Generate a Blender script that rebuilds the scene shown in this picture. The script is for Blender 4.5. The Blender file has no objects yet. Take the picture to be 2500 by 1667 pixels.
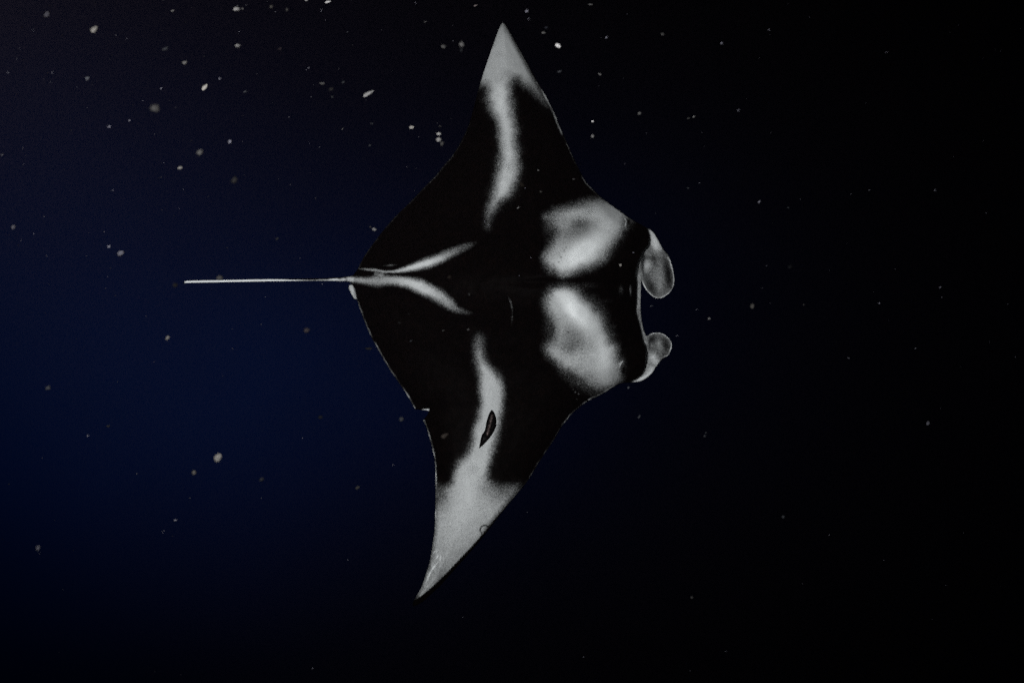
import bpy, math, random
import numpy as np
from mathutils import Vector, Matrix, noise as mnoise
from mathutils.geometry import delaunay_2d_cdt

scene = bpy.context.scene
COL = scene.collection

# ------------------------------------------------------------------ camera
PITCH = math.radians(28)                      # the diver looks up a little
cam_data = bpy.data.cameras.new('camera')
cam = bpy.data.objects.new('camera', cam_data)
COL.objects.link(cam)
cam.location = (0.0, 0.0, -9.0)
cam.rotation_euler = (math.pi / 2 + PITCH, 0, 0)
cam_data.sensor_width = 36
cam_data.lens = 28
cam_data.clip_start = 0.05
cam_data.clip_end = 400
cam_data.dof.use_dof = True
cam_data.dof.focus_distance = 4.0
cam_data.dof.aperture_fstop = 1.9
scene.camera = cam
CAM_M = Matrix.Translation(cam.location) @ cam.rotation_euler.to_matrix().to_4x4()
CM = np.array(CAM_M)
DIST = 4.0                                    # metres from the lens to the ray
PXM = 36.0 / 28.0 / 2500.0                    # frame units per metre of depth


def place(px, py, depth):
    """Where a thing seen at a spot of the 2500 x 1667 frame stands at this depth."""
    return CAM_M @ Vector(((px - 1250) * PXM * depth, (833.5 - py) * PXM * depth, -depth))


def place_np(px, py, depth):
    c = np.stack([(px - 1250) * PXM * depth, (833.5 - py) * PXM * depth, -depth, np.ones_like(px)], 0)
    return (CM @ c)[:3].T


def direction(px, py):
    v = place(px, py, 1.0) - Vector(cam.location)
    return v.normalized()


# ------------------------------------------------------------------ exposure
scene.view_settings.view_transform = 'Standard'
scene.view_settings.look = 'None'
scene.view_settings.exposure = 0
scene.view_settings.gamma = 1
scene.view_settings.use_curve_mapping = False
scene.render.engine = 'CYCLES'
scene.cycles.use_denoising = False            # keep the grain of a night picture
scene.cycles.use_adaptive_sampling = True
scene.cycles.adaptive_threshold = 0.05
scene.cycles.adaptive_min_samples = 12
scene.cycles.max_bounces = 6
scene.cycles.volume_bounces = 0
scene.cycles.transparent_max_bounces = 12
scene.cycles.sample_clamp_indirect = 2.0

# ------------------------------------------------------------------ world
world = bpy.data.worlds.new('World')
scene.world = world
world.use_nodes = True
wn = world.node_tree
wn.nodes['Background'].inputs[0].default_value = (0.0002, 0.0010, 0.006, 1)
wn.nodes['Background'].inputs[1].default_value = 1.0


# ------------------------------------------------------------------ the two strobes of the camera
def strobe(name, off, aim, power, cone, colour, size=0.05):
    d = bpy.data.lights.new(name, 'SPOT')
    d.energy = power
    d.color = colour
    d.spot_size = math.radians(cone)
    d.spot_blend = 0.7
    d.shadow_soft_size = size
    o = bpy.data.objects.new(name, d)
    COL.objects.link(o)
    o.location = CAM_M @ Vector(off)
    o.rotation_euler = (Vector(aim) - Vector(o.location)).to_track_quat('-Z', 'Y').to_euler()
    return o


strobe('strobe_light', (-0.66, 0.36, -0.52), place(1230, 760, 4.0), 325, 92, (1.0, 0.992, 0.985))
strobe('strobe_light', (0.80, 0.10, 0.10), place(1230, 900, 4.0), 34, 60, (0.95, 1.0, 1.0))


# ------------------------------------------------------------------ helpers
def tag(o, label=None, category=None, group=None, kind=None):
    if label: o['label'] = label
    if category: o['category'] = category
    if group: o['group'] = group
    if kind: o['kind'] = kind
    return o


def new_mat(name):
    m = bpy.data.materials.new(name)
    m.use_nodes = True
    nt = m.node_tree
    nt.nodes.clear()
    out = nt.nodes.new('ShaderNodeOutputMaterial')
    return m, nt, out


def smooth(a, b, x):
    t = np.clip((x - a) / (b - a), 0, 1)
    return t * t * (3 - 2 * t)


def mesh_obj(name, verts, faces, mat, parent=None, shade=True):
    me = bpy.data.meshes.new(name)
    me.from_pydata([tuple(v) for v in verts], [], faces)
    me.materials.append(mat)
    if shade:
        me.polygons.foreach_set('use_smooth', [True] * len(me.polygons))
    me.update()
    o = bpy.data.objects.new(name, me)
    COL.objects.link(o)
    if parent is not None:
        o.parent = parent
    return o


# ------------------------------------------------------------------ open water: the far water all round
m_water, nt, out = new_mat('open water')
geo = nt.nodes.new('ShaderNodeTexCoord')
nrm = nt.nodes.new('ShaderNodeVectorMath'); nrm.operation = 'NORMALIZE'
nt.links.new(geo.outputs['Object'], nrm.inputs[0])


def m2(op, a, b=None):
    m = nt.nodes.new('ShaderNodeMath'); m.operation = op
    for i, v in enumerate((a, b)):
        if v is None: continue
        if isinstance(v, (int, float)): m.inputs[i].default_value = v
        else: nt.links.new(v, m.inputs[i])
    return m.outputs[0]


def along(v):
    d = nt.nodes.new('ShaderNodeVectorMath'); d.operation = 'DOT_PRODUCT'
    nt.links.new(nrm.outputs[0], d.inputs[0]); d.inputs[1].default_value = v
    return d.outputs['Value']


def glow(px, py, wide, tall):
    """a soft oval of light far off in the water, wider than tall"""
    c = direction(px, py)
    e1 = Vector((1, 0, 0)); e1 = (e1 - c * e1.dot(c)).normalized()
    e2 = c.cross(e1)
    a = m2('POWER', m2('ABSOLUTE', m2('DIVIDE', along(e1), wide)), 2.0)
    b = m2('POWER', m2('ABSOLUTE', m2('DIVIDE', along(e2), tall)), 2.0)
    g = m2('EXPONENT', m2('MULTIPLY', m2('ADD', a, b), -1.0))
    mr = nt.nodes.new('ShaderNodeMapRange')
    mr.inputs['From Min'].default_value = -0.2; mr.inputs['From Max'].default_value = 0.5
    nt.links.new(along(c), mr.inputs['Value'])
    return m2('MULTIPLY', g, mr.outputs[0])


l1 = m2('ADD', glow(470, 940, 0.375, 0.21), m2('MULTIPLY', glow(60, 430, 0.34, 0.24), 0.42))
l1 = m2('ADD', l1, m2('MULTIPLY', glow(1350, 640, 0.24, 0.18), 0.16))
nz = nt.nodes.new('ShaderNodeTexNoise')
nz.inputs['Scale'].default_value = 3.0
nz.inputs['Detail'].default_value = 3
nt.links.new(nrm.outputs[0], nz.inputs['Vector'])
nm = nt.nodes.new('ShaderNodeMapRange')
nm.inputs['To Min'].default_value = 0.75
nm.inputs['To Max'].default_value = 1.25
nt.links.new(nz.outputs[0], nm.inputs['Value'])
mu = nt.nodes.new('ShaderNodeMath'); mu.operation = 'MULTIPLY'
nt.links.new(l1, mu.inputs[0]); nt.links.new(nm.outputs[0], mu.inputs[1])
em = nt.nodes.new('ShaderNodeEmission')
em.inputs['Color'].default_value = (0.0, 0.155, 1.0, 1)
ms = nt.nodes.new('ShaderNodeMath'); ms.operation = 'MULTIPLY_ADD'
nt.links.new(mu.outputs[0], ms.inputs[0]); ms.inputs[1].default_value = 0.0150; ms.inputs[2].default_value = 0.0001
nt.links.new(ms.outputs[0], em.inputs['Strength'])
nt.links.new(em.outputs[0], out.inputs['Surface'])
vs, fs = [], []
NU, NV, RAD = 64, 32, 60.0
vs.append((0, 0, RAD))
for j in range(1, NV):
    for i in range(NU):
        a, b = 2 * math.pi * i / NU, math.pi * j / NV
        vs.append((RAD * math.sin(b) * math.cos(a), RAD * math.sin(b) * math.sin(a), RAD * math.cos(b)))
vs.append((0, 0, -RAD))
for i in range(NU):
    fs.append((0, 1 + (i + 1) % NU, 1 + i))
    k = 1 + (NV - 2) * NU
    fs.append((len(vs) - 1, k + i, k + (i + 1) % NU))
for j in range(NV - 2):
    for i in range(NU):
        a = 1 + j * NU
        fs.append((a + i, a + (i + 1) % NU, a + NU + (i + 1) % NU, a + NU + i))
water = mesh_obj('water', vs, fs, m_water)
water.location = cam.location
tag(water, kind='structure', label='dark open sea at night, navy glow at left fading to black')

# ------------------------------------------------------------------ the murk of the water, lit by the strobes
m_haze, nt, out = new_mat('suspended silt')
pv = nt.nodes.new('ShaderNodeVolumePrincipled')
pv.inputs['Color'].default_value = (1.0, 0.78, 0.95, 1)
pv.inputs['Density'].default_value = 0.0006
pv.inputs['Anisotropy'].default_value = 0.0
nt.links.new(pv.outputs[0], out.inputs['Volume'])
x0, x1, y0, y1, z0, z1 = -9, 9, -3, 12, -16, 3
haze = mesh_obj('haze', [(x, y, z) for x in (x0, x1) for y in (y0, y1) for z in (z0, z1)],
                [(0, 1, 3, 2), (4, 6, 7, 5), (0, 4, 5, 1), (2, 3, 7, 6), (0, 2, 6, 4), (1, 5, 7, 3)], m_haze, shade=False)
tag(haze, kind='stuff', label='faint silt hanging in the water round the ray')


# ------------------------------------------------------------------ shape tools in frame units
def catmull(pts, closed=False, n=5):
    """pts: (x, y) or (x, y, 1) where the 1 keeps a sharp corner."""
    P = [(p[0], p[1]) for p in pts]
    K = [len(p) > 2 for p in pts]
    N = len(P)
    out = []
    rng = range(N) if closed else range(N - 1)
    for i in rng:
        p1, p2 = np.array(P[i]), np.array(P[(i + 1) % N])
        p0 = p1 if (K[i] or (not closed and i == 0)) else np.array(P[i - 1])
        p3 = p2 if (K[(i + 1) % N] or (not closed and i == N - 2)) else np.array(P[(i + 2) % N])
        seg = np.linalg.norm(p2 - p1)
        m = max(2, int(min(n, seg / 2.5)))
        for k in range(m):
            t = k / m
            q = 0.5 * ((2 * p1) + (-p0 + p2) * t + (2 * p0 - 5 * p1 + 4 * p2 - p3) * t * t + (-p0 + 3 * p1 - 3 * p2 + p3) * t ** 3)
            out.append((float(q[0]), float(q[1])))
    if not closed:
        out.append(P[-1])
    return out


def seg_dist(X, Y, poly, closed=True):
    """distance from the points to a polyline, and the share of its length where the nearest spot is"""
    P = np.array(poly, float)
    Q = np.roll(P, -1, 0) if closed else P[1:]
    if not closed: P = P[:-1]
    L = np.hypot(*(Q - P).T)
    cum = np.concatenate([[0], np.cumsum(L)])
    best = np.full(X.shape, 1e9)
    par = np.zeros(X.shape)
    for i in range(len(P)):
        dx, dy = Q[i] - P[i]
        l2 = max(dx * dx + dy * dy, 1e-9)
        t = np.clip(((X - P[i, 0]) * dx + (Y - P[i, 1]) * dy) / l2, 0, 1)
        d = np.hypot(X - P[i, 0] - t * dx, Y - P[i, 1] - t * dy)
        w = d < best
        best = np.where(w, d, best)
        par = np.where(w, (cum[i] + t * L[i]) / cum[-1], par)
    return best, par


def inside(X, Y, poly):
    P = np.array(poly, float)
    Q = np.roll(P, -1, 0)
    c = np.zeros(X.shape, bool)
    for (xa, ya), (xb, yb) in zip(P, Q):
        if ya == yb: continue
        cr = ((ya > Y) != (yb > Y)) & (X < (xb - xa) * (Y - ya) / (yb - ya) + xa)
        c ^= cr
    return c


def sdf(X, Y, poly):
    d, _ = seg_dist(X, Y, poly)
    return np.where(inside(X, Y, poly), d, -d)


# ------------------------------------------------------------------ the manta ray: outline of its body seen from below
tip_lead = [(1226, 55, 1), (1236, 62), (1258, 100), (1280, 140), (1304, 185), (1330, 229), (1350, 266), (1366, 306), (1374, 325),
            (1389, 359), (1404, 393), (1417, 420), (1431, 444), (1448, 462), (1466, 480), (1484, 494), (1501, 506), (1518, 518), (1531, 528),
            (1552, 541), (1568, 550), (1579, 556), (1592, 563), (1602, 576), (1609, 589), (1620, 609), (1631, 621), (1640, 645),
            (1646, 673), (1646, 693), (1639, 709), (1629, 720), (1611, 729), (1595, 725), (1581, 712), (1571, 697), (1566, 687, 1),
            (1565, 700), (1564.5, 748), (1566, 775), (1570, 798), (1574, 811), (1578, 820, 1), (1587, 815.5), (1596, 812), (1606, 811), (1618, 814),
            (1629, 821), (1637, 830), (1641, 842), (1638, 855), (1632, 867), (1626, 871), (1617, 878), (1609, 886), (1602, 896),
            (1596, 906), (1585, 918), (1571, 928), (1554, 933), (1536, 934), (1522, 935), (1513, 937), (1500, 944), (1479, 957), (1459, 968),
            (1438, 978), (1424, 987), (1408, 1000), (1394, 1013), (1384, 1026), (1373, 1039), (1364, 1054), (1354, 1071), (1347, 1082),
            (1330, 1107), (1312, 1135), (1297, 1160), (1279, 1186), (1264, 1204), (1246, 1226), (1227, 1249), (1208, 1273), (1188, 1299),
            (1166, 1326), (1143, 1353), (1125, 1373), (1109, 1391), (1093, 1409), (1077, 1427), (1061, 1442), (1046, 1456), (1029, 1470),
            (1014, 1478), (1008, 1479, 1)]
trail_low = [(1009, 1467), (1015, 1457), (1019, 1449), (1027, 1435), (1034, 1417), (1041, 1395), (1048, 1374), (1052, 1353), (1055, 1331),
             (1060, 1299), (1062, 1256), (1063, 1203), (1063, 1175), (1061, 1126), (1057, 1105), (1052, 1082), (1044, 1054), (1038, 1037),
             (1032, 1025, 1), (1039, 1018), (1045, 1009), (1047, 1003, 1), (1028, 1000.5), (1013, 999, 1), (996, 968), (974, 935), (953, 905), (938, 880),
             (917, 843), (902, 814), (889, 783), (881, 762), (875, 745), (872, 732, 1), (864.5, 730), (857, 717), (851, 702), (855, 694), (859, 692, 1)]
tail_out = [(850, 688), (836, 687.2), (793, 686), (740, 686.3), (655, 687.3), (549, 689.3), (460, 691), (450, 692.5), (447.5, 690.5, 1), (451, 686.8), (459, 684.8),
            (549, 683.2), (655, 681.3), (740, 680), (790, 679.2), (804, 678.6), (846, 675.5), (861, 672), (865, 668, 1)]
trail_up = [(870, 661), (874, 655), (879, 645), (889, 626), (902, 607), (923, 579), (938, 560), (962, 532), (998, 497), (1038, 455), (1062, 431),
            (1085, 403), (1106, 378), (1121, 354), (1136, 325), (1146, 300), (1156, 266), (1173, 200), (1192, 142), (1206, 103), (1218, 68)]
outline = catmull(tip_lead + trail_low + tail_out + trail_up, closed=True, n=6)
OUT = np.array(outline)

H = 2.7
gx = np.arange(845, 1655, H)
gy = np.arange(50, 1485, H * 0.87)
GX, GY = np.meshgrid(gx, gy)
GX = GX + (np.arange(len(gy)) % 2)[:, None] * H * 0.5
GX, GY = GX.ravel(), GY.ravel()
ins = inside(GX, GY, outline)
GX, GY = GX[ins], GY[ins]
dd, _ = seg_dist(GX, GY, outline)
keep = dd > 1.1
GX, GY = GX[keep], GY[keep]
tx = np.arange(452, 848, 3.0)
tyc = np.interp(tx, [447, 549, 655, 740, 793, 850], [688.6, 686.2, 684.3, 683.1, 682.6, 682])
GX, GY = np.concatenate([GX, tx, tx, tx]), np.concatenate([GY, tyc, tyc - 1.3, tyc + 1.3])
PTS = [Vector(p) for p in outline] + [Vector((float(a), float(b))) for a, b in zip(GX, GY)]
NB = len(outline)
EDG = [(i, (i + 1) % NB) for i in range(NB)]
cv, ce, cf, ov, oe, of_ = delaunay_2d_cdt(PTS, EDG, [], 1, 1e-4)
VX = np.array([v[0] for v in cv]); VY = np.array([v[1] for v in cv])
TRI = np.array([f for f in cf], int)
DE, _ = seg_dist(VX, VY, outline)
bd = DE < 0.02

# ------------------------------------------------------------------ relief
MM = PXM * DIST                                 # metres per frame unit at the ray


def gauss(cx, cy, sx, sy, ang=0.0):
    a = math.radians(ang)
    u = (VX - cx) * math.cos(a) + (VY - cy) * math.sin(a)
    v = -(VX - cx) * math.sin(a) + (VY - cy) * math.cos(a)
    return np.exp(-(u / sx) ** 2 - (v / sy) ** 2)


axis = 705.0
span = (VY - axis)
up = np.clip(-span / 650.0, 0, 1.2)
dn = np.clip(span / 775.0, 0, 1.2)
bend = -0.34 * up ** 2.2 + 0.30 * dn ** 2 - 0.62 * np.clip(dn - 0.72, 0, 1) ** 1.5 * 1.6
bend += 0.05 * np.sin((VX - 1000) / 110.0) * np.clip(up + dn - 0.25, 0, 1)
rigid = gauss(1330, 700, 300, 215)
T_body = 0.050 + 0.17 * gauss(1350, 705, 330, 190) + 0.05 * gauss(1130, 690, 260, 90)
tail_zone = smooth(880, 850, VX)
lobe_up = smooth(604, 636, VY) * smooth(1562, 1572, VX) * smooth(735, 728, VY)
lobe_dn = smooth(1572, 1590, VX) * smooth(808, 812, VY) * smooth(884, 868, VY)
lobe_dn = lobe_dn * (1 - gauss(1590, 874, 17, 17))
lobe_m = np.clip(lobe_up + lobe_dn, 0, 1)
T_body = T_body * (1 - tail_zone) + 0.010 * tail_zone
T_body = T_body * (1 - lobe_m) + 0.006 * lobe_m
dm = DE * MM
prof = 1 - np.exp(-dm / (0.045 + 0.35 * T_body))
rim = np.minimum(0.5 * T_body, np.sqrt(np.maximum(dm, 0) * 0.006))
front = T_body * prof + rim * 0.4
back = T_body * 0.85 * prof + rim * 0.4
# jaw: the lower lip is a step, the pale roof of the mouth stands behind it
rim_poly = catmull([(1579, 552, 1), (1585, 572), (1586, 586), (1582, 601), (1572, 612), (1560, 634), (1555, 653), (1552, 673), (1555, 691), (1553.5, 738),
                    (1552, 754), (1554, 772), (1560, 789), (1566, 810), (1571, 831), (1577, 847), (1578, 873), (1575, 894), (1571, 908),
                    (1563, 918), (1547, 927), (1530, 933, 1), (1700, 960, 1), (1700, 540, 1)], closed=True)
s_rim = sdf(VX, VY, rim_poly)
jaw = smooth(-2.5, 2.0, s_rim)
front -= jaw * np.minimum(front, 0.055) * smooth(0, 6, DE) * (1 - lobe_m)
# gill pouches, belly and muscle relief
front += 0.035 * gauss(1392, 610, 70, 32, -38) + 0.035 * gauss(1400, 760, 75, 32, 55)
front -= 0.026 * gauss(1412, 545, 45, 18, -18) + 0.026 * gauss(1392, 850, 42, 24, 20)
front += 0.018 * gauss(1480, 530, 45, 22, 35) + 0.018 * gauss(1480, 890, 30, 45)
front -= 0.022 * gauss(1360, 690, 90, 10)
front += 0.012 * gauss(1235, 380, 20, 140, 2) * smooth(0, 30, DE)
front += 0.012 * gauss(1190, 980, 24, 150, -8) * smooth(0, 30, DE)
front += 0.02 * gauss(970, 700, 110, 14, 14) + 0.014 * gauss(990, 650, 110, 10, -14)
# curled cephalic lobes: each one a shallow scoop open to the lens
sc = smooth(0, 26, DE)
mid = bend * (1 - 0.0 * rigid)
mid = mid - lobe_m * (0.055 * sc - 0.03)
mid = mid + lobe_up * 0.10 * smooth(1575, 1645, VX) * 0.5
und = np.array([mnoise.noise(Vector((x * 0.012, y * 0.012, 3.1))) for x, y in zip(VX, VY)])
und2 = np.array([mnoise.noise(Vector((x * 0.05, y * 0.05, 7.7))) for x, y in zip(VX, VY)])
front += (0.010 * und + 0.0022 * und2) * smooth(0, 25, DE) * (1 - lobe_m)
wr = gauss(1045, 1400, 26, 70, 20)
front += 0.006 * wr * np.sin((VX * 0.93 + VY * 0.36) / 3.6 + und2 * 4) * smooth(0, 6, DE)
front = np.maximum(front, np.where(bd, 0, 0.0015))
front = np.where(tail_zone > 0.5, 0.0022, front)
front[bd] = 0
back[bd] = 0

DF = DIST - mid - front
DB = DIST - mid + back
Pf = place_np(VX, VY, DF)
Pb = place_np(VX, VY, DB)
n = len(VX)
bidx = np.arange(n) + n
bidx[bd] = np.arange(n)[bd]
# compact the back sheet
inner = np.where(~bd)[0]
remap = np.full(2 * n, -1)
remap[:n] = np.arange(n)
remap[inner + n] = n + np.arange(len(inner))
tri_b = remap[bidx[TRI]]
p0, p1, p2 = Pf[TRI[0]]
cam_dir = Pf[TRI[0][0]] - np.array(cam.location)
flip = np.dot(np.cross(p1 - p0, p2 - p0), cam_dir) > 0
TF = TRI[:, ::-1] if flip else TRI
TB = tri_b if flip else tri_b[:, ::-1]
VERTS = np.concatenate([Pf, Pb[inner]])
FACES = np.concatenate([TF, TB])

# ------------------------------------------------------------------ pigment of the belly skin (0 black skin .. 1 white skin), some shade and highlights painted in
W = np.zeros(n)


def Z(zx, zy, x0, y0, k):
    return (x0 + zx * k, y0 + zy * k)


def patch(poly, soft, val):
    global W
    v = smooth(-soft, soft, sdf(VX, VY, poly) + 0.22 * soft * jit) * val
    W = np.maximum(W, v)


def stroke(pts, soft=0.6, fade=None):
    """pts: (x, y, half width, value)"""
    global W
    P = np.array(pts, float)
    d, t = seg_dist(VX, VY, [(a, b) for a, b in P[:, :2]], closed=False)
    L = np.concatenate([[0], np.cumsum(np.hypot(*np.diff(P[:, :2], axis=0).T))]); L /= L[-1]
    hw = 0.92 * np.interp(t, L, P[:, 2]); val = np.interp(t, L, P[:, 3])
    v = val * smooth(1 + soft, 1 - soft, d / np.maximum(hw, 0.1) + 0.12 * jit)
    W = np.maximum(W, v)


jit = np.array([mnoise.fractal(Vector((x * 0.03, y * 0.03, 1.3)), 0.6, 2.0, 4) for x, y in zip(VX, VY)])

K1, K5 = 0.17029, 0.2126
upper = catmull([(1226, 30), (1150, 190), (1160, 210), (1178, 206), (1191, 213), (1189, 236), (1195, 260), (1208, 284), (1217, 308), (1221, 344), (1221, 382),
                 (1216, 418), (1209, 450), (1203, 476), (1192, 505), (1185, 531), (1188, 556), (1194, 550), (1202, 525), (1216, 499), (1240, 476),
                 (1256, 452), (1264, 429), (1266, 397), (1262, 365), (1260, 322), (1254, 293), (1250, 261), (1246, 236), (1248, 208), (1264, 195),
                 (1287, 217), (1313, 238), (1345, 256), (1360, 240), (1270, 60)], closed=True)
patch(upper, 21, 0.90)
patch(upper, 36, 0.34)
lower = catmull([(1168, 816), (1158, 836), (1157, 864), (1165, 893), (1172, 920), (1169, 952), (1174, 986), (1168, 1011), (1157, 1041), (1153, 1073),
                 (1140, 1105), (1117, 1135), (1107, 1155), (1098, 1180), (1066, 1187), (1040, 1190), (1040, 1300), (1000, 1440), (1016, 1460),
                 (1040, 1468), (1060, 1460), (1090, 1430), (1120, 1400), (1150, 1368), (1180, 1330),
                 (1215, 1285), (1240, 1250), (1264, 1220), (1285, 1192), (1248, 1186), (1214, 1182), (1190, 1167), (1194, 1147), (1202, 1105),
                 (1212, 1073), (1222, 1035), (1226, 999), (1230, 956), (1225, 931), (1213, 911), (1192, 892), (1182, 865), (1181, 830)], closed=True)
patch(lower, 17, 0.80)
patch(lower, 30, 0.30)
g_up = catmull([Z(*p, 1280, 460, K1) for p in [(300, 400), (500, 300), (800, 210), (1060, 145), (1250, 150), (1380, 205), (1490, 290), (1570, 400)]] +
               [Z(*p, 1280, 460, K1) for p in [(1450, 470), (1450, 560), (1400, 620), (1350, 700), (1240, 870), (1190, 940), (1100, 1050), (950, 1140), (800, 1180),
                (600, 1250), (500, 1240), (380, 1170), (300, 1050), (300, 950), (390, 800), (420, 690), (430, 580), (370, 480)]], closed=True)
g_dn = catmull([Z(*p, 1280, 680, K1) for p in [(550, 100), (400, 150), (290, 300), (290, 430), (370, 560), (420, 680), (420, 780), (350, 890), (300, 1000), (330, 1100),
                (450, 1210), (600, 1310), (750, 1400), (900, 1500), (1020, 1560), (1150, 1580), (1280, 1530), (1380, 1440), (1395, 1330), (1390, 1240), (1400, 1185),
                (1350, 1165), (1335, 1080), (1310, 960), (1240, 910), (1190, 800), (1150, 650), (1110, 520), (1000, 410), (860, 260), (720, 130)]], closed=True)
patch(g_up, 22, 0.78)
patch(g_dn, 22, 0.78)
ov_up = catmull([(1336, 526), (1400, 500), (1462, 484), (1540, 500), (1535, 548), (1510, 590), (1478, 630), (1430, 660), (1370, 664), (1344, 640), (1340, 585)], closed=True)
ov_dn = catmull([(1374, 696), (1342, 715), (1334, 770), (1338, 835), (1348, 880), (1390, 925), (1450, 955), (1512, 940), (1516, 880), (1500, 830), (1478, 770), (1440, 720), (1405, 700)], closed=True)
patch(ov_up, 26, 0.36)
patch(ov_dn, 26, 0.36)
# grey smudges in the gill patches; shade of hollows and lit ridges painted in
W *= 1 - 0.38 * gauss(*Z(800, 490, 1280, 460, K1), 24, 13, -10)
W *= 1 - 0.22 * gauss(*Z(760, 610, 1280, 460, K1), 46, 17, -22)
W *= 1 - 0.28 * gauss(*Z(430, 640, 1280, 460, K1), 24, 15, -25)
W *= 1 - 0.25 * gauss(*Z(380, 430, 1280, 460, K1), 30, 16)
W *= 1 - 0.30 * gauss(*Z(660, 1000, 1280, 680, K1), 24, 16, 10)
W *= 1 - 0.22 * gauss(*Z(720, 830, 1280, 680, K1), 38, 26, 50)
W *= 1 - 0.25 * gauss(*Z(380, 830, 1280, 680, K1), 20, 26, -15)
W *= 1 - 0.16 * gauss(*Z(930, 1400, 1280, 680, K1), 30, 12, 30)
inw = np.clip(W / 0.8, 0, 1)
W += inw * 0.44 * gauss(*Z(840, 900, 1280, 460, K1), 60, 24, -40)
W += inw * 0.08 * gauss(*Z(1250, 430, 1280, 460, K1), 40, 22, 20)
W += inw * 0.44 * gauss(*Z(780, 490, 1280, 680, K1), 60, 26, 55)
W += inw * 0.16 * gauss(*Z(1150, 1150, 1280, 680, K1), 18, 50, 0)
W *= 1 - 0.45 * smooth(900, 830, VY) * (VX < 1220) * (VX > 1140) * (VY > 800)
W *= 1 - 0.5 * smooth(470, 545, VY) * (VX < 1240) * (VX > 1150) * (VY < 580)
W *= 1 - 0.12 * smooth(1270, 1420, VY)
W *= 1 - 0.38 * gauss(1312, 226, 34, 30, 40)
lead_side = smooth(-14, 14, VX - np.interp(VY, [50, 300], [1232, 1290])) * smooth(300, 230, VY)
W *= 1 - 0.60 * smooth(15, 1, DE) * lead_side
W *= 1 - 0.45 * smooth(16, 2, DE) * smooth(1165, 1185, VY) * smooth(1330, 1280, VY) * (VX > 1130)
W *= 1 - 0.30 * smooth(12, 1, DE) * smooth(1190, 1230, VY) * (VX < 1090)
# fins: a slight grey cast towards the trailing edges
W *= 1 - 0.14 * gauss(1238, 66, 12, 14)
W *= 1 - 0.22 * smooth(1102, 1070, VX) * smooth(1180, 1200, VY) * smooth(1260, 1200, VY)
W *= 1 - 0.42 * gauss(1225, 1192, 46, 30, 8)
W *= 1 - 0.46 * gauss(1074, 1192, 24, 44)
W *= 1 - 0.20 * gauss(1170, 208, 14, 26)
W *= 1 - 0.15 * gauss(1235, 185, 22, 16)
inw = np.clip(W / 0.8, 0, 1)
W += inw * 0.08 * gauss(1225, 250, 16, 90)
W += inw * 0.07 * gauss(1150, 1180, 26, 80, 18) + inw * 0.05 * gauss(1198, 960, 16, 80)
W += inw * 0.14 * gauss(1034, 1425, 6, 34, 20)
W *= 1 - 0.22 * inw * gauss(1075, 1412, 8, 26, 25)

# the pale V that runs from the tail root along the belly
Q = lambda x, y, h, v: (800 + x * K5, 560 + y * K5, h * K5, v)
stroke([Q(360, 452, 8, .35), Q(430, 458, 14, .6), Q(560, 470, 17, .72), Q(650, 488, 14, .72), Q(760, 488, 18, .76), Q(850, 470, 28, .82), Q(1000, 428, 46, .92),
        Q(1150, 385, 60, .92), Q(1300, 330, 52, .78), Q(1400, 280, 52, .58), Q(1500, 235, 48, .46), Q(1640, 178, 36, .28), Q(1720, 150, 24, .05)], 0.85)
stroke([Q(220, 568, 32, .85), Q(320, 578, 34, .8), Q(450, 592, 44, .68), Q(570, 590, 70, .66), Q(680, 582, 55, .72), Q(800, 588, 52, .82), Q(930, 612, 64, .92),
        Q(1050, 652, 76, .90), Q(1180, 712, 74, .82), Q(1300, 780, 78, .72), Q(1390, 850, 66, .62), Q(1480, 920, 42, .42), Q(1600, 955, 30, .22), Q(1680, 965, 20, .04)], 0.8)
stroke([Q(560, 520, 34, .5), Q(620, 540, 40, .55)], 0.5)
stroke([Q(640, 420, 6, .18), Q(720, 412, 12, .38), Q(790, 408, 8, .15)], 0.6)
W *= 1 - 0.95 * gauss(*Z(705, 512, 800, 560, K5), 5.5, 2.6, 8)
W *= 1 - 0.7 * gauss(*Z(860, 518, 800, 560, K5), 28, 4.0, 3)
W *= 1 - 0.8 * gauss(*Z(430, 515, 800, 560, K5), 20, 5, 3)
# tail: white below, dark along its upper side near the root
tl = smooth(850, 840, VX)
split = np.interp(VX, [447, 640, 700, 760, 800, 850], [683, 680, 682.3, 683.2, 681.5, 676])
W = np.where(VX < 868, np.maximum(W, tl * smooth(-0.8, 0.8, VY - split) * np.interp(VX, [447, 700, 770, 800, 815, 850], [1.12, 1.05, .62, .75, .9, .82])), W)
W *= 1 - 0.8 * gauss(831, 678.5, 4.5, 2.6, -20)
W *= 1 - 0.5 * gauss(846, 679, 1.8, 5)
# pelvic fin beside the tail root
pel = [(864.5, 731), (856, 717), (849, 702), (854, 693), (862, 697), (866.5, 706), (872.5, 733)]
patch(pel, 2.0, 0.80)
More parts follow.
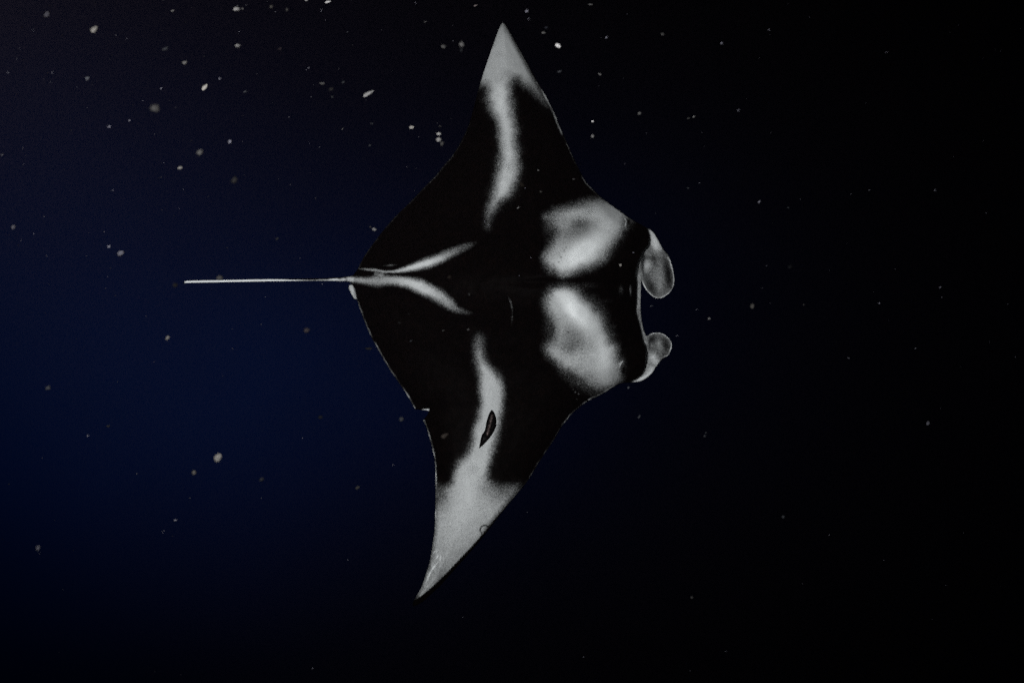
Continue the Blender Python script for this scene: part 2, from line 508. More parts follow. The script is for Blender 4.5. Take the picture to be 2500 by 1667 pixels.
# mouth: grey roof, pale bases of the cephalic fins, thin curled lobes with bright margins
v_rim = smooth(-3, 4, s_rim + 1.5 * jit)
base = 0.56 * np.ones(n)
base -= 0.07 * smooth(745, 775, VY) * smooth(815, 785, VY)
base += 0.34 * gauss(1600, 595, 10, 24, -20) + 0.10 * gauss(1592, 572, 7, 14, -30)
base += 0.34 * gauss(1596, 872, 11, 16, -20) + 0.26 * gauss(1590, 905, 10, 16, 35) + 0.36 * gauss(1568, 923, 24, 5, -28)
base -= 0.10 * gauss(1596, 892, 12, 4, 20)
lobe_in = 0.50 + 0.16 * gauss(1612, 690, 12, 50, -8) + 0.34 * gauss(1580, 648, 11, 13, 20) - 0.22 * gauss(1597, 634, 7, 16, -10) \
    - 0.36 * gauss(1632, 672, 9, 34, -8) - 0.22 * gauss(1590, 702, 9, 16, -20) + 0.08 * gauss(1572, 675, 7, 30) - 0.12 * gauss(1622, 612, 18, 9, 20)
lobe_in += 0.16 * gauss(1608, 838, 8, 28, -10) - 0.24 * gauss(1592, 828, 9, 7, -10) - 0.28 * gauss(1626, 842, 8, 16, -15) - 0.16 * gauss(1620, 868, 9, 6, -30)
base = base * (1 - lobe_m) + lobe_in * lobe_m
marg = smooth(4.2, 1.4, DE) * lobe_m
base = np.maximum(base, marg * (0.92 + 0.22 * smooth(1590, 1560, VX) + 0.2 * gauss(1638, 858, 6, 16)))
base = np.maximum(base, 0.9 * gauss(1631, 631, 3.6, 7, -10) * (lobe_m > 0.3))
base = np.maximum(base, 0.8 * gauss(1637, 648, 2.2, 16, -10) * (lobe_m > 0.3))
W = W * (1 - v_rim) + base * v_rim
# highlights of the folds at the head corners painted in, dark spots beside
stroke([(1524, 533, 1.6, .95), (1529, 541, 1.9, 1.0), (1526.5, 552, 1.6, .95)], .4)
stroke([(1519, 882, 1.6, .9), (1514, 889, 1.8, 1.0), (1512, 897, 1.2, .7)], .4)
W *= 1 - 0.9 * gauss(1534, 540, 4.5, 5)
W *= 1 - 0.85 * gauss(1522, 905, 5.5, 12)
# small pale marks on the black belly
stroke([(1240, 723, 1.6, .10), (1247, 738, 2.0, .38), (1250, 752, 1.8, .34), (1251, 765, 1.3, .12), (1250.5, 775, 1.8, .30), (1249, 794, 1, .08)], .5)
stroke([(1539, 696, 2.2, .2), (1539, 706, 3.0, .52), (1540, 722, 1.8, .25)], .5)
stroke([(1514, 694, 5, .05), (1516, 706, 7, .24), (1515, 722, 5, .05)], .8)
W = np.maximum(W, 0.13 * gauss(1430, 697, 34, 9) + 0.13 * gauss(1480, 735, 14, 6))
for (a, b, r, v) in [(1396, 944, 1.6, .4), (1404, 957, 2.4, .5), (1413, 961, 2.2, .45), (1399, 950, 1.6, .3), (1408, 974, 2.2, .3), (1412, 937, 4, .35), (1443, 963, 3, .3),
                     (1472, 893, 2, .3), (975, 788, 3, .2), (997, 766, 2, .2), (1145, 718, 3, .25)]:
    W = np.maximum(W, v * gauss(a, b, r, r))
for (a, b, r) in [(1377, 612, 2.2), (1370, 628, 2.2), (1364, 640, 1.8), (1387, 811, 2.4), (1411, 835, 2.0), (1182, 1192, 2), (1352, 646, 2.0), (1382, 604, 1.6)]:
    W *= 1 - 0.35 * gauss(a, b, r, r)


# pale margins of the fins
def edge_rim(x0, y0, x1, y1, width, v0, v1, axis_y=True):
    global W
    m = (VX >= min(x0, x1)) & (VX <= max(x0, x1)) & (VY >= min(y0, y1)) & (VY <= max(y0, y1))
    t = np.clip((VY - y0) / (y1 - y0), 0, 1)
    brk = 0.75 + 0.5 * np.clip(und2 * 2.2 + 0.2, -1, 1)
    W = np.where(m, np.maximum(W, 1.25 * (v0 + (v1 - v0) * t) * smooth(width * 1.5, width * 0.6, DE) * brk), W)


edge_rim(868, 735, 1014, 1000, 3.2, .34, .62)
edge_rim(1030, 1024, 1068, 1190, 3.2, .60, .62)
edge_rim(1055, 1190, 1068, 1290, 2.6, .60, .75)
edge_rim(985, 300, 1150, 500, 2.6, .15, .24)
edge_rim(865, 500, 1000, 655, 2.6, .12, .15)
edge_rim(1310, 200, 1376, 330, 5.0, .55, .52)
edge_rim(1370, 330, 1420, 420, 3.0, .40, .20)
edge_rim(1420, 420, 1470, 485, 3.4, .40, .30)
edge_rim(1436, 936, 1520, 980, 4.6, .62, .55)
edge_rim(1370, 980, 1440, 1045, 3.0, .50, .42)
edge_rim(1280, 1045, 1375, 1186, 2.4, .30, .30)
# dark rim where the back shows round the leading edge of the lower fin
lead = catmull([(1246, 1226), (1208, 1273), (1166, 1326), (1125, 1373), (1093, 1409), (1061, 1442), (1029, 1470), (1008, 1479)], n=8)
dl, tlp = seg_dist(VX, VY, lead, closed=False)
wd = np.interp(tlp, [0, .25, .6, .8, .93, 1], [1.5, 4, 8.5, 11, 13, 14])
W *= 1 - smooth(wd + 1.5, wd - 1.5, dl) * (VY > 1200)
# a white highlight painted along the notch of the trailing edge
stroke([(1029, 1000.6, 1.2, .9), (1038, 1000.2, 3.2, 1.25), (1046, 999.6, 3.2, 1.25), (1049, 998.6, 1, .9)], .3)
# round scar at the leading edge
ra = np.hypot(VX - 1184, VY - 1293)
th = np.degrees(np.arctan2(-(VY - 1293), VX - 1184)) % 360
arc = smooth(2.4, 0.8, np.abs(ra - 11.5)) * ((th > 45) & (th < 235))
W *= 1 - 0.62 * arc
# wet highlights of the wrinkles near the tip, painted into the skin colour
for (a, b, l, ang, v) in [(1060, 1347, 5, 62, .22), (1068, 1358, 5, 65, .2), (1075, 1362, 5, 80, .2), (1058, 1385, 7, 55, .24), (1050, 1398, 6, 60, .22),
                          (1066, 1345, 4, 60, .12), (1044, 1412, 8, 68, .18), (1067, 1374, 4, 60, .12)]:
    W += 1.7 * v * gauss(a, b, l * 1.3, 1.6, 180 - ang) * smooth(0, 3, DE)
W = np.clip(W, 0, 1.25)

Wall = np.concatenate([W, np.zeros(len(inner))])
thin = np.concatenate([lobe_m, lobe_m[inner]])
thin = thin * (1 - np.concatenate([marg, marg[inner]]) * 0.8)

# ------------------------------------------------------------------ skin material
m_skin, nt, out = new_mat('countershaded ray skin')
at = nt.nodes.new('ShaderNodeAttribute'); at.attribute_name = 'pigment_and_light'
at2 = nt.nodes.new('ShaderNodeAttribute'); at2.attribute_name = 'thin'
tc = nt.nodes.new('ShaderNodeTexCoord')


def noise_tex(scale, detail=2.0, rough=0.6):
    t = nt.nodes.new('ShaderNodeTexNoise')
    t.inputs['Scale'].default_value = scale
    t.inputs['Detail'].default_value = detail
    t.inputs['Roughness'].default_value = rough
    nt.links.new(tc.outputs['Object'], t.inputs['Vector'])
    return t


def math_n(op, a, b=None, c=None, clamp=False):
    m = nt.nodes.new('ShaderNodeMath'); m.operation = op; m.use_clamp = clamp
    for i, v in enumerate((a, b, c)):
        if v is None: continue
        if isinstance(v, (int, float)): m.inputs[i].default_value = v
        else: nt.links.new(v, m.inputs[i])
    return m.outputs[0]


fine = noise_tex(130, 3, 0.8)
mot = noise_tex(26, 4, 0.6)
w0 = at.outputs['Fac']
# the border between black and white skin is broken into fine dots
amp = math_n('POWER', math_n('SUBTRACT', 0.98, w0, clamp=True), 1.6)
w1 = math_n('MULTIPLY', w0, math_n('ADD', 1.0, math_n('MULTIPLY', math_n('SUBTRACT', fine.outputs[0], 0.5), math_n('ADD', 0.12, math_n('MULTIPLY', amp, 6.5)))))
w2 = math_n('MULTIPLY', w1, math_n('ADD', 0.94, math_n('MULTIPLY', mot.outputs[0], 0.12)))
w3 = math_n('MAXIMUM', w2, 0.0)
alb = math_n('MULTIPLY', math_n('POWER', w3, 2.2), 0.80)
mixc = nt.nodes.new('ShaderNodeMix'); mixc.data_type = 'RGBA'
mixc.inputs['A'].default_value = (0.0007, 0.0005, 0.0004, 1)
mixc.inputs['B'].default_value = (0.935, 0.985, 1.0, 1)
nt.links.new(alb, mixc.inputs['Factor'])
brn = nt.nodes.new('ShaderNodeMix'); brn.data_type = 'RGBA'
brn.inputs['A'].default_value = (0.0004, 0.0003, 0.0003, 1)
brn.inputs['B'].default_value = (0.0100, 0.0052, 0.0040, 1)
nt.links.new(math_n('POWER', math_n('MULTIPLY', fine.outputs[0], math_n('ADD', 0.55, mot.outputs[0])), 4.0), brn.inputs['Factor'])
nt.links.new(brn.outputs['Result'], mixc.inputs['A'])
bs = nt.nodes.new('ShaderNodeBsdfPrincipled')
bs.inputs['Roughness'].default_value = 0.55
bs.inputs['Specular IOR Level'].default_value = 0.012
nt.links.new(mixc.outputs['Result'], bs.inputs['Base Color'])
bmp = nt.nodes.new('ShaderNodeBump')
bmp.inputs['Strength'].default_value = 0.35
bmp.inputs['Distance'].default_value = 0.004
nt.links.new(mot.outputs[0], bmp.inputs['Height'])
nt.links.new(bmp.outputs[0], bs.inputs['Normal'])
tr = nt.nodes.new('ShaderNodeBsdfTransparent')
tr.inputs['Color'].default_value = (0.75, 0.82, 0.95, 1)
mx = nt.nodes.new('ShaderNodeMixShader')
nt.links.new(math_n('MULTIPLY', at2.outputs['Fac'], 0.28), mx.inputs[0])
nt.links.new(bs.outputs[0], mx.inputs[1]); nt.links.new(tr.outputs[0], mx.inputs[2])
nt.links.new(mx.outputs[0], out.inputs['Surface'])

root_pos = place(1300, 700, DIST)
ray = bpy.data.objects.new('manta_ray', None)
COL.objects.link(ray)
ray.location = root_pos
ray.empty_display_size = 0.3
tag(ray, 'manta ray with black belly, white gill patches and white fin tips, seen from below', 'manta ray')
body = mesh_obj('body', VERTS - np.array(root_pos)[None, :], FACES.tolist(), m_skin, ray)
for nme, arr in (('pigment_and_light', Wall), ('thin', thin)):
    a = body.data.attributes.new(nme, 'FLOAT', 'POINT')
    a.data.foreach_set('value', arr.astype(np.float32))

# ------------------------------------------------------------------ the leaf-shaped wound on the lower fin
wound_poly = catmull([(1200, 999.5, 1), (1193, 1012), (1187, 1032), (1184, 1049), (1176, 1063), (1172, 1080), (1169.5, 1094, 1), (1183, 1082), (1198, 1065),
                      (1208, 1048), (1211.5, 1033), (1210.5, 1018), (1206, 1006)], closed=True, n=4)
xs, ys = np.meshgrid(np.arange(1168, 1214, 2.0), np.arange(998, 1096, 2.0))
xs, ys = xs.ravel(), ys.ravel()
k = sdf(xs, ys, wound_poly) > 0.8
PW = [Vector(p) for p in wound_poly] + [Vector((float(a), float(b))) for a, b in zip(xs[k], ys[k])]
wv, _, wf, *_ = delaunay_2d_cdt(PW, [(i, (i + 1) % len(wound_poly)) for i in range(len(wound_poly))], [], 1, 1e-4)
wx = np.array([v[0] for v in wv]); wy = np.array([v[1] for v in wv])
# depth of the fin surface there
near = np.array([np.argmin((VX - a) ** 2 + (VY - b) ** 2) for a, b in zip(wx, wy)])
wd_, _ = seg_dist(wx, wy, wound_poly)
crest = [(1201, 1015), (1197, 1032), (1194, 1045), (1190, 1060)]
dc, tcr = seg_dist(wx, wy, crest, closed=False)
rr = np.array([mnoise.noise(Vector((a * 0.35, b * 0.2, 0))) for a, b in zip(wx, wy)])
hgt = 0.004 + 0.006 * smooth(0, 5, wd_) + 0.010 * np.exp(-(dc / 4.0) ** 2) + 0.003 * rr
Pw = place_np(wx, wy, DF[near] - hgt)
Pw2 = place_np(wx, wy, DF[near] + 0.004)
wp = np.exp(-(dc / 2.4) ** 2) * (0.25 + 0.65 * rr)
nw = len(wx)
WT = [tuple(f) for f in wf]
f0 = WT[0]
fl = np.dot(np.cross(Pw[f0[1]] - Pw[f0[0]], Pw[f0[2]] - Pw[f0[0]]), cam_dir) > 0
WT = [t[::-1] for t in WT] if fl else WT
faces_w = WT + [tuple(i + nw for i in t[::-1]) for t in WT]
mb = len(wound_poly)
bidx_w = [int(np.argmin((wx - a) ** 2 + (wy - b) ** 2)) for a, b in wound_poly]
for i in range(mb):
    a, b = bidx_w[i], bidx_w[(i + 1) % mb]
    if a != b: faces_w.append((a, b, b + nw, a + nw))
m_wound, nt, out = new_mat('torn dark flesh')
at = nt.nodes.new('ShaderNodeAttribute'); at.attribute_name = 'pigment_and_light'
mixc = nt.nodes.new('ShaderNodeMix'); mixc.data_type = 'RGBA'
mixc.inputs['A'].default_value = (0.0012, 0.0012, 0.0014, 1)
mixc.inputs['B'].default_value = (0.30, 0.23, 0.22, 1)
nt.links.new(at.outputs['Fac'], mixc.inputs['Factor'])
bs = nt.nodes.new('ShaderNodeBsdfPrincipled')
bs.inputs['Roughness'].default_value = 0.5
bs.inputs['Specular IOR Level'].default_value = 0.06
nt.links.new(mixc.outputs['Result'], bs.inputs['Base Color'])
nt.links.new(bs.outputs[0], out.inputs['Surface'])
wound = mesh_obj('wound', np.concatenate([Pw, Pw2]) - np.array(root_pos)[None, :], faces_w, m_wound, ray)
wound['label'] = 'leaf-shaped dark wound in the white band of the lower fin'
a = wound.data.attributes.new('pigment_and_light', 'FLOAT', 'POINT')
a.data.foreach_set('value', np.clip(np.concatenate([wp, wp * 0]), 0, 1).astype(np.float32))

# ------------------------------------------------------------------ drifting plankton
random.seed(11)
m_pl, nt, out = new_mat('plankton')
oi = nt.nodes.new('ShaderNodeObjectInfo')
tc = nt.nodes.new('ShaderNodeTexCoord')
nz2 = noise_tex(2.6, 2, 0.6)
sep = nt.nodes.new('ShaderNodeMapRange')
sep.inputs['From Min'].default_value = 0.35; sep.inputs['From Max'].default_value = 0.65
sep.inputs['To Min'].default_value = 0.45; sep.inputs['To Max'].default_value = 1.0
nt.links.new(nz2.outputs[0], sep.inputs['Value'])
mc = nt.nodes.new('ShaderNodeMix'); mc.data_type = 'RGBA'; mc.blend_type = 'MULTIPLY'
mc.inputs['Factor'].default_value = 1.0
nt.links.new(oi.outputs['Color'], mc.inputs['A'])
nt.links.new(sep.outputs[0], mc.inputs['B'])
df = nt.nodes.new('ShaderNodeBsdfDiffuse')
nt.links.new(mc.outputs['Result'], df.inputs['Color'])
tr = nt.nodes.new('ShaderNodeBsdfTransparent')
mx = nt.nodes.new('ShaderNodeMixShader')
lw = nt.nodes.new('ShaderNodeLayerWeight'); lw.inputs['Blend'].default_value = 0.35
nt.links.new(lw.outputs['Facing'], mx.inputs[0])
nt.links.new(df.outputs[0], mx.inputs[1]); nt.links.new(tr.outputs[0], mx.inputs[2])
nt.links.new(mx.outputs[0], out.inputs['Surface'])


def ico(level=2):
    import bmesh
    bm = bmesh.new()
    bmesh.ops.create_icosphere(bm, subdivisions=level, radius=1)
    v = [tuple(x.co) for x in bm.verts]
    f = [tuple(y.index for y in x.verts) for x in bm.faces]
    bm.free()
    return v, f


IV, IF = ico(2)


def lump_verts(kind, seed):
    r = random.Random(seed)
    o = Vector((r.uniform(0, 50), r.uniform(0, 50), r.uniform(0, 50)))
    out = []
    for v in IV:
        v = Vector(v)
        s = 1 + 0.38 * mnoise.noise(v * 1.3 + o) + 0.16 * mnoise.noise(v * 3.1 + o)
        q = v * s
        if kind == 'drop':                    # copepod: tapering to one end
            q.y *= 1.0 - 0.38 * q.x; q.z *= 1.0 - 0.38 * q.x
        elif kind == 'shred':
            q.y += 0.35 * q.x * q.x - 0.1
        out.append(tuple(q))
    return out


LUMPS = {}
for kd in ('drop', 'blob', 'shred'):
    for s in range(4):
        me = bpy.data.meshes.new('plankton_' + kd)
        me.from_pydata(lump_verts(kd, s * 7 + len(kd)), [], IF)
        me.polygons.foreach_set('use_smooth', [True] * len(me.polygons))
        me.materials.append(m_pl)
        LUMPS[(kd, s)] = me

WARM, COOL, GREY = (1.0, 0.96, 0.90), (0.80, 0.86, 1.0), (0.96, 0.95, 0.95)


def speck(px, py, ln, wd, ang, val, label, depth=None, kd='drop', tint=GREY):
    if depth is None:
        depth = random.uniform(2.7, 3.3)
    o = bpy.data.objects.new('plankton_speck', LUMPS[(kd, random.randrange(4))])
    COL.objects.link(o)
    o.location = place(px, py, depth)
    u = PXM * depth * 0.5
    a = math.radians(ang)
    R = cam.rotation_euler.to_matrix() @ Matrix.Rotation(a, 3, 'Z') @ Matrix.Rotation(random.uniform(-.3, .3), 3, 'Y')
    o.rotation_euler = R.to_euler()
    o.scale = (.92 * ln * u, .92 * wd * u, .92 * wd * u * random.uniform(.8, 1.2))
    o.color = (tint[0] * val, tint[1] * val, tint[2] * val, 1)
    tag(o, label, 'plankton', 'pale specks drifting in the water')
    return o


F = 1.7            # distance of the soft, near specks
SPECKS = [
    (230, 72, 24, 12, 55, .62, 'large pale fleck slanting in the top left corner', 2.2, 'drop', WARM),
    (421.6, 26.6, 11, 5, 25, .5, 'thin small fleck near the top edge, right of the large corner fleck', None, 'drop', GREY),
    (577, 22.6, 19, 11, 10, .55, 'bright blurred clump at the top edge with a tiny fleck on its right', 2.4, 'blob', GREY),
    (592, 22, 9, 6, 0, .3, 'tiny dim fleck touching the right side of a bright top-edge clump', 2.6, 'blob', GREY),
    (580, 111.7, 15, 10, 5, .5, 'small bright clump straight below the blurred clump at the top edge', 2.4, 'blob', GREY),
    (403, 119.7, 18, 7, 25, .22, 'dim slanting smear upper left, above a rounder fleck', 2.2, 'shred', COOL),
    (451, 153, 14, 9, 35, .42, 'roundish fleck just below and right of a dim slanting smear', 2.6, 'drop', GREY),
    (213.6, 191.5, 14, 9, 45, .40, 'small grey fleck in the upper left, below the large corner fleck', 2.4, 'drop', COOL),
    (500, 213, 22, 11, 40, .80, 'brightest cream drop-shaped fleck of the upper left', 2.9, 'drop', WARM),
    (598.5, 224, 11, 4, 20, .3, 'thin bluish fleck right of the bright cream drop', 2.8, 'drop', COOL),
    (378, 265, 24, 20, 20, .26, 'large soft round blob left of and below the bright cream drop', 1.8, 'blob', GREY),
    (488, 372, 20, 14, 45, .30, 'soft grey oval above and right of a small bright fleck, level with the mid fin', 1.9, 'blob', GREY),
    (439.5, 410, 14, 9, 10, .55, 'small bright fleck under a soft grey oval at left', 2.6, 'blob', WARM),
    (572, 440, 20, 14, 60, .16, 'faint double blob at left, right of the small bright fleck', 1.9, 'shred', GREY),
    (800.6, 5, 18, 6, 15, .85, 'bright thin fleck lying against the top edge of the picture', 2.9, 'drop', GREY),
    (748.7, 1, 12, 5, 5, .6, 'fleck cut by the top edge, left of the bright thin one', 2.8, 'drop', GREY),
    (662, 17, 10, 8, 20, .24, 'dim fleck near the top edge, first right of the blurred clump', 2.4, 'blob', WARM),
    (700.8, 24, 10, 8, 80, .24, 'dim ragged fleck near the top edge, below the one cut by it', 2.5, 'blob', GREY),
    (683.5, 119.7, 11, 7, 20, .17, 'dim violet fleck right of the small bright clump', 2.3, 'blob', (1, .8, 1)),
    (786, 204, 16, 6, 0, .32, 'flat dim fleck left of the long rod-like one', 2.6, 'shred', GREY),
    (808.6, 218, 13, 9, 20, .16, 'faint round fleck just below a flat dim one', 2.3, 'blob', GREY),
    (838, 201, 9, 7, 20, .22, 'tiny grey fleck between the flat dim one and the long rod', 2.7, 'blob', COOL),
    (811, 237, 8, 5, 0, .18, 'tiny fleck below the faint round one near the long rod', 2.6, 'blob', COOL),
    (899, 228.8, 35, 10, 32, .60, 'long slanting rod-like fleck, longest of all, left of the upper fin', 2.6, 'drop', GREY),
    (1005, 311, 14, 9, 8, .60, 'flat oval fleck left of a stacked pair beside the upper fin', 3.1, 'blob', WARM),
    (1071, 327, 14, 9, 0, .62, 'upper bright fleck of the stacked pair beside the upper fin', 2.8, 'blob', GREY),
    (1071, 341, 16, 13, 0, .55, 'lower rounder fleck of the stacked pair beside the upper fin', 2.7, 'blob', GREY),
    (1079, 351, 13, 9, 60, .24, 'dim ragged fleck hanging below the stacked pair', 2.5, 'blob', GREY),
    (1074.5, 308.6, 8, 4, 0, .2, 'tiny dim fleck above the stacked pair', 2.8, 'blob', GREY),
    (1082.5, 114, 15, 10, 5, .30, 'ringed dim fleck, left one of two beside the upper fin tip', 2.4, 'blob', GREY),
    (1126.6, 109, 16, 14, 80, .40, 'soft round fleck closest to the upper fin tip on its left', 2.2, 'blob', GREY),
    (1126.6, 122, 12, 8, 80, .15, 'dim tail of fluff right under the soft round fleck by the upper fin tip', 2.2, 'blob', COOL),
    (1038.6, 54, 8, 3, 10, .3, 'tiny streak high above the ringed dim fleck', 2.9, 'drop', GREY),
    (908, 302, 9, 4, 0, .22, 'tiny bluish streak below the long rod', 2.8, 'drop', COOL),
    (836.5, 315, 7, 4, 35, .3, 'tiny slanting streak below and left of the long rod', 2.9, 'drop', GREY),
    (903, 355, 9, 6, 0, .2, 'tiny dim fleck far below the long rod', 2.8, 'blob', COOL),
    (913.5, 560, 13, 9, -20, .45, 'small bright fleck touching the trailing edge of the upper fin', 3.2, 'blob', GREY),
    (904, 554, 7, 5, 20, .2, 'tiny fleck left of the bright one at the fin edge', 3.0, 'blob', GREY),
    (676.4, 583, 11, 6, 40, .16, 'faint fleck above the middle of the tail', 2.6, 'blob', COOL),
    (536, 678, 18, 14, 0, .24, 'soft fleck sitting on top of the thin white tail', 2.2, 'blob', GREY),
    (427.6, 696, 14, 12, 0, .12, 'faint blob just beyond the end of the tail', 2.0, 'blob', GREY),
    (409, 824.7, 14, 9, 55, .42, 'grey oval fleck below the end of the tail', 2.6, 'blob', WARM),
    (749, 806.6, 16, 14, 0, .20, 'dim ring-like fleck under the tail, right of the grey oval', 2.1, 'blob', (1, .85, .9)),
    (117, 947, 13, 11, 40, .30, 'lone dim fleck near the left edge at mid height', 2.4, 'blob', COOL),
    (264, 1040, 10, 6, 10, .18, 'tiny dim fleck in the lower left, right of the lone one', 2.7, 'blob', GREY),
    (532, 1117, 25, 17, 55, .50, 'largest soft cream fleck of the lower left', 2.1, 'blob', WARM),
    (473.5, 1153, 14, 12, 80, .34, 'round grey fleck below and left of the large cream one', 2.5, 'blob', WARM),
    (639, 1170, 13, 11, 20, .18, 'dim fleck right of and below the large cream one', 2.3, 'blob', COOL),
    (872.6, 1190, 14, 8, 35, .20, 'dim slanting fleck left of the lower fin tip half', 2.5, 'blob', GREY),
    (980, 1023, 13, 11, 40, .22, 'dim bluish fleck left of the notch in the trailing edge', 2.6, 'blob', COOL),
    (900, 851, 20, 6, 0, .12, 'faint flat smear beside the trailing edge below the tail', 2.6, 'shred', GREY),
    (782, 1018, 13, 10, 0, .12, 'faint blob left of the dim fleck by the notch', 2.2, 'blob', COOL),
    (1086, 1063, 22, 11, 30, .20, 'dim brownish fleck before the black part of the lower fin', 2.6, 'drop', (1, .85, .75)),
    (1515, 647, 8, 7, 0, .60, 'round bright dot before the black throat', 3.2, 'blob', WARM),
    (1274, 451, 18, 12, -35, .12, 'faint brown curl right of the white band of the upper fin', 2.8, 'shred', (1, .85, .7)),
    (1265, 507.5, 8, 5, 30, .42, 'tiny bright fleck before the black belly above the gills', 3.2, 'blob', GREY),
    (1314.6, 415.6, 7, 4, 15, .32, 'tiny streak before the black skin of the upper fin', 3.2, 'drop', GREY),
    (1320.5, 468, 9, 6, 0, .2, 'tiny dim ring above the upper gill patch', 3.2, 'blob', WARM),
    (1401, 437.7, 8, 4, 20, .25, 'tiny streak near the leading edge above the gill patch', 3.2, 'drop', GREY),
    (1097.6, 676, 14, 11, 0, .12, 'faint brown fleck between the arms of the pale V', 2.9, 'blob', (1, .82, .7)),
    (1143, 804.5, 8, 6, 30, .26, 'tiny grey fleck above the white band of the lower fin', 3.2, 'blob', GREY),
    (1082, 807, 9, 5, 30, .2, 'tiny curl before the black belly, left of another tiny fleck', 3.2, 'shred', GREY),
    (1004, 832, 8, 4, 30, .2, 'tiny bluish streak before the black belly near the trailing edge', 3.2, 'drop', COOL),
    (1161, 14, 10, 4, 12, .4, 'tiny pinkish streak at the top edge above the upper fin tip', 2.9, 'drop', (1, .85, .85)),
    (1442, 11.4, 12, 5, -8, .36, 'tiny flat fleck at the top edge right of the fin tip', 2.9, 'drop', GREY),
    (1333.5, 68, 11, 8, 20, .18, 'upper bluish one of two small flecks right of the fin tip', 2.7, 'blob', (.7, .75, 1)),
    (1327, 80.6, 12, 6, 0, .36, 'lower grey one of two small flecks right of the fin tip', 2.8, 'blob', GREY),
    (1362.5, 112, 18, 11, -30, .95, 'brightest oval fleck right of the upper fin tip', 3.0, 'blob', GREY),
    (1366, 175, 12, 7, 10, .25, 'dim bluish fleck below the brightest oval', 2.8, 'blob', COOL),
    (1464.4, 181.7, 10, 6, -20, .36, 'small grey fleck right of a dim bluish one', 2.9, 'blob', GREY),
    (1618, 84, 12, 8, -10, .26, 'dim ringed fleck far right of the upper fin tip', 2.7, 'blob', GREY),
    (1561, 277, 10, 8, 20, .34, 'small fleck in the black water right of the upper fin middle', 2.8, 'blob', GREY),
    (1446.6, 296.6, 8, 6, 0, .85, 'small crisp white dot, upper of two beside the leading edge', 3.2, 'blob', GREY),
    (1447, 332.5, 11, 10, 0, .45, 'softer round dot, lower of two beside the leading edge', 2.6, 'blob', GREY),
    (1693.7, 285, 8, 5, 20, .42, 'brighter right one of a tiny pair in the black water', 3.0, 'blob', GREY),
    (1681, 289, 8, 4, 10, .25, 'dimmer left one of a tiny pair in the black water', 3.0, 'blob', GREY),
    (1731.5, 777.5, 8, 7, 0, .42, 'tiny fleck right of the gap between the cephalic fins', 3.0, 'blob', GREY),
    (1836.8, 747, 12, 14, 0, .30, 'ringed fleck, biggest one in the black water at right', 2.7, 'blob', WARM),
    (1589.5, 747, 8, 3, 20, .3, 'tiny streak between the two cephalic fins', 3.1, 'drop', COOL),
    (1561, 1016.6, 12, 6, 60, .26, 'small upright fleck below the lower cephalic fin', 2.9, 'drop', COOL),
    (1534.4, 946, 7, 6, 0, .32, 'tiny dot just under the base of the lower cephalic fin', 3.1, 'blob', COOL),
    (1720, 1064, 8, 6, 30, .26, 'lower dot of a tiny pair at lower right', 2.9, 'blob', COOL),
    (1723, 1056, 7, 5, 30, .2, 'upper dot of a tiny pair at lower right', 2.9, 'blob', COOL),
    (1912, 1261, 9, 8, 45, .25, 'tiny dim cross-shaped fleck far lower right', 2.8, 'blob', COOL),
    (1689, 1457.6, 8, 7, 0, .24, 'tiny dot near the bottom edge, right of the centre', 2.9, 'blob', GREY),
    (1929, 651.5, 14, 11, 30, .12, 'faint fluff above and right of the ringed fleck', 2.3, 'blob', COOL),
    (1680, 459.6, 7, 5, 0, .2, 'tiny dim dot right of the upper cephalic fin, higher up', 3.0, 'blob', COOL),
    (1924.5, 507, 7, 5, 0, .2, 'tiny dim dot in the black water far right', 3.0, 'blob', COOL),
    (1962, 743.8, 7, 5, 0, .2, 'tiny dot right of the ringed fleck', 3.0, 'blob', GREY),
]
GAIN = 0.72
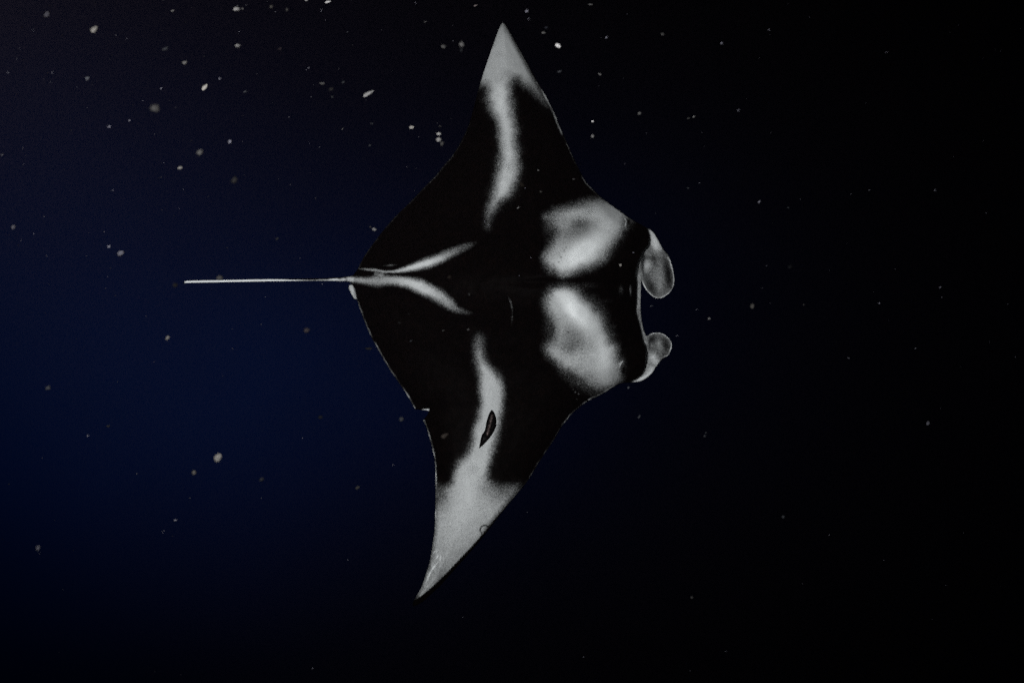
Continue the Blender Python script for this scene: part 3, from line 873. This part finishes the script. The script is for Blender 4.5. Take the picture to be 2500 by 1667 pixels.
for s in SPECKS:
    px, py, ln, wd_s, ang, val, lab, dep, kd, tint = s
    speck(px, py, ln, wd_s, ang, min(0.95, GAIN * val ** 2.0 / .55 * ((dep or 3.0) / 4) ** 1.6), lab, dep, kd, tint)

# faint snow that nobody could count: one object of many tiny lumps
rng = random.Random(5)
v8, f8 = ico(1)
sv, sf = [], []


def snow(px, py, depth, ln, wd, ang):
    c = place(px, py, depth)
    u = PXM * depth * 0.5
    R = cam.rotation_euler.to_matrix() @ Matrix.Rotation(math.radians(ang), 3, 'Z')
    b = len(sv)
    for v in v8:
        k = rng.uniform(.7, 1.2)
        sv.append(tuple(c + R @ Vector((v[0] * ln * u * k, v[1] * wd * u * k, v[2] * wd * u))))
    for f in f8:
        sf.append(tuple(i + b for i in f))


for (px, py, r) in [(114, 35, 18), (394, 216, 7), (267, 310, 8), (316, 295, 7), (5, 378, 9), (562, 346, 12), (536, 193, 7), (1286, 28, 11), (1481, 92, 9),
                    (295, 618, 20), (266, 602, 9), (32, 555, 14), (214, 1064, 5), (1762, 106, 9), (1878, 73, 6), (2165, 128, 6), (1803, 270, 6),
                    (1854, 493, 9), (2283, 465, 7), (2296, 701, 8), (2147, 740, 6), (2072, 874, 5), (2266, 1033, 11), (93, 1337, 16), (428, 1269, 8)]:
    snow(px, py, rng.uniform(2.2, 2.8), r, r * .7, rng.uniform(0, 90))
for i in range(280):
    # more of it on the left, where the stronger strobe stands
    px = 2700 * rng.random() ** 1.7 - 100
    py = rng.uniform(-60, 1730) if rng.random() < .35 else 900 * rng.random() ** 1.5
    snow(px, py, rng.uniform(2.0, 6.5), rng.uniform(2.0, 5.5), rng.uniform(1.5, 3), rng.uniform(0, 60))
m_sn, nt, out = new_mat('fine marine snow')
df = nt.nodes.new('ShaderNodeBsdfDiffuse'); df.inputs['Color'].default_value = (0.09, 0.09, 0.11, 1)
nt.links.new(df.outputs[0], out.inputs['Surface'])
so = mesh_obj('marine_snow', sv, sf, m_sn)
tag(so, 'faint dust-like snow scattered through the dark water', kind='stuff')
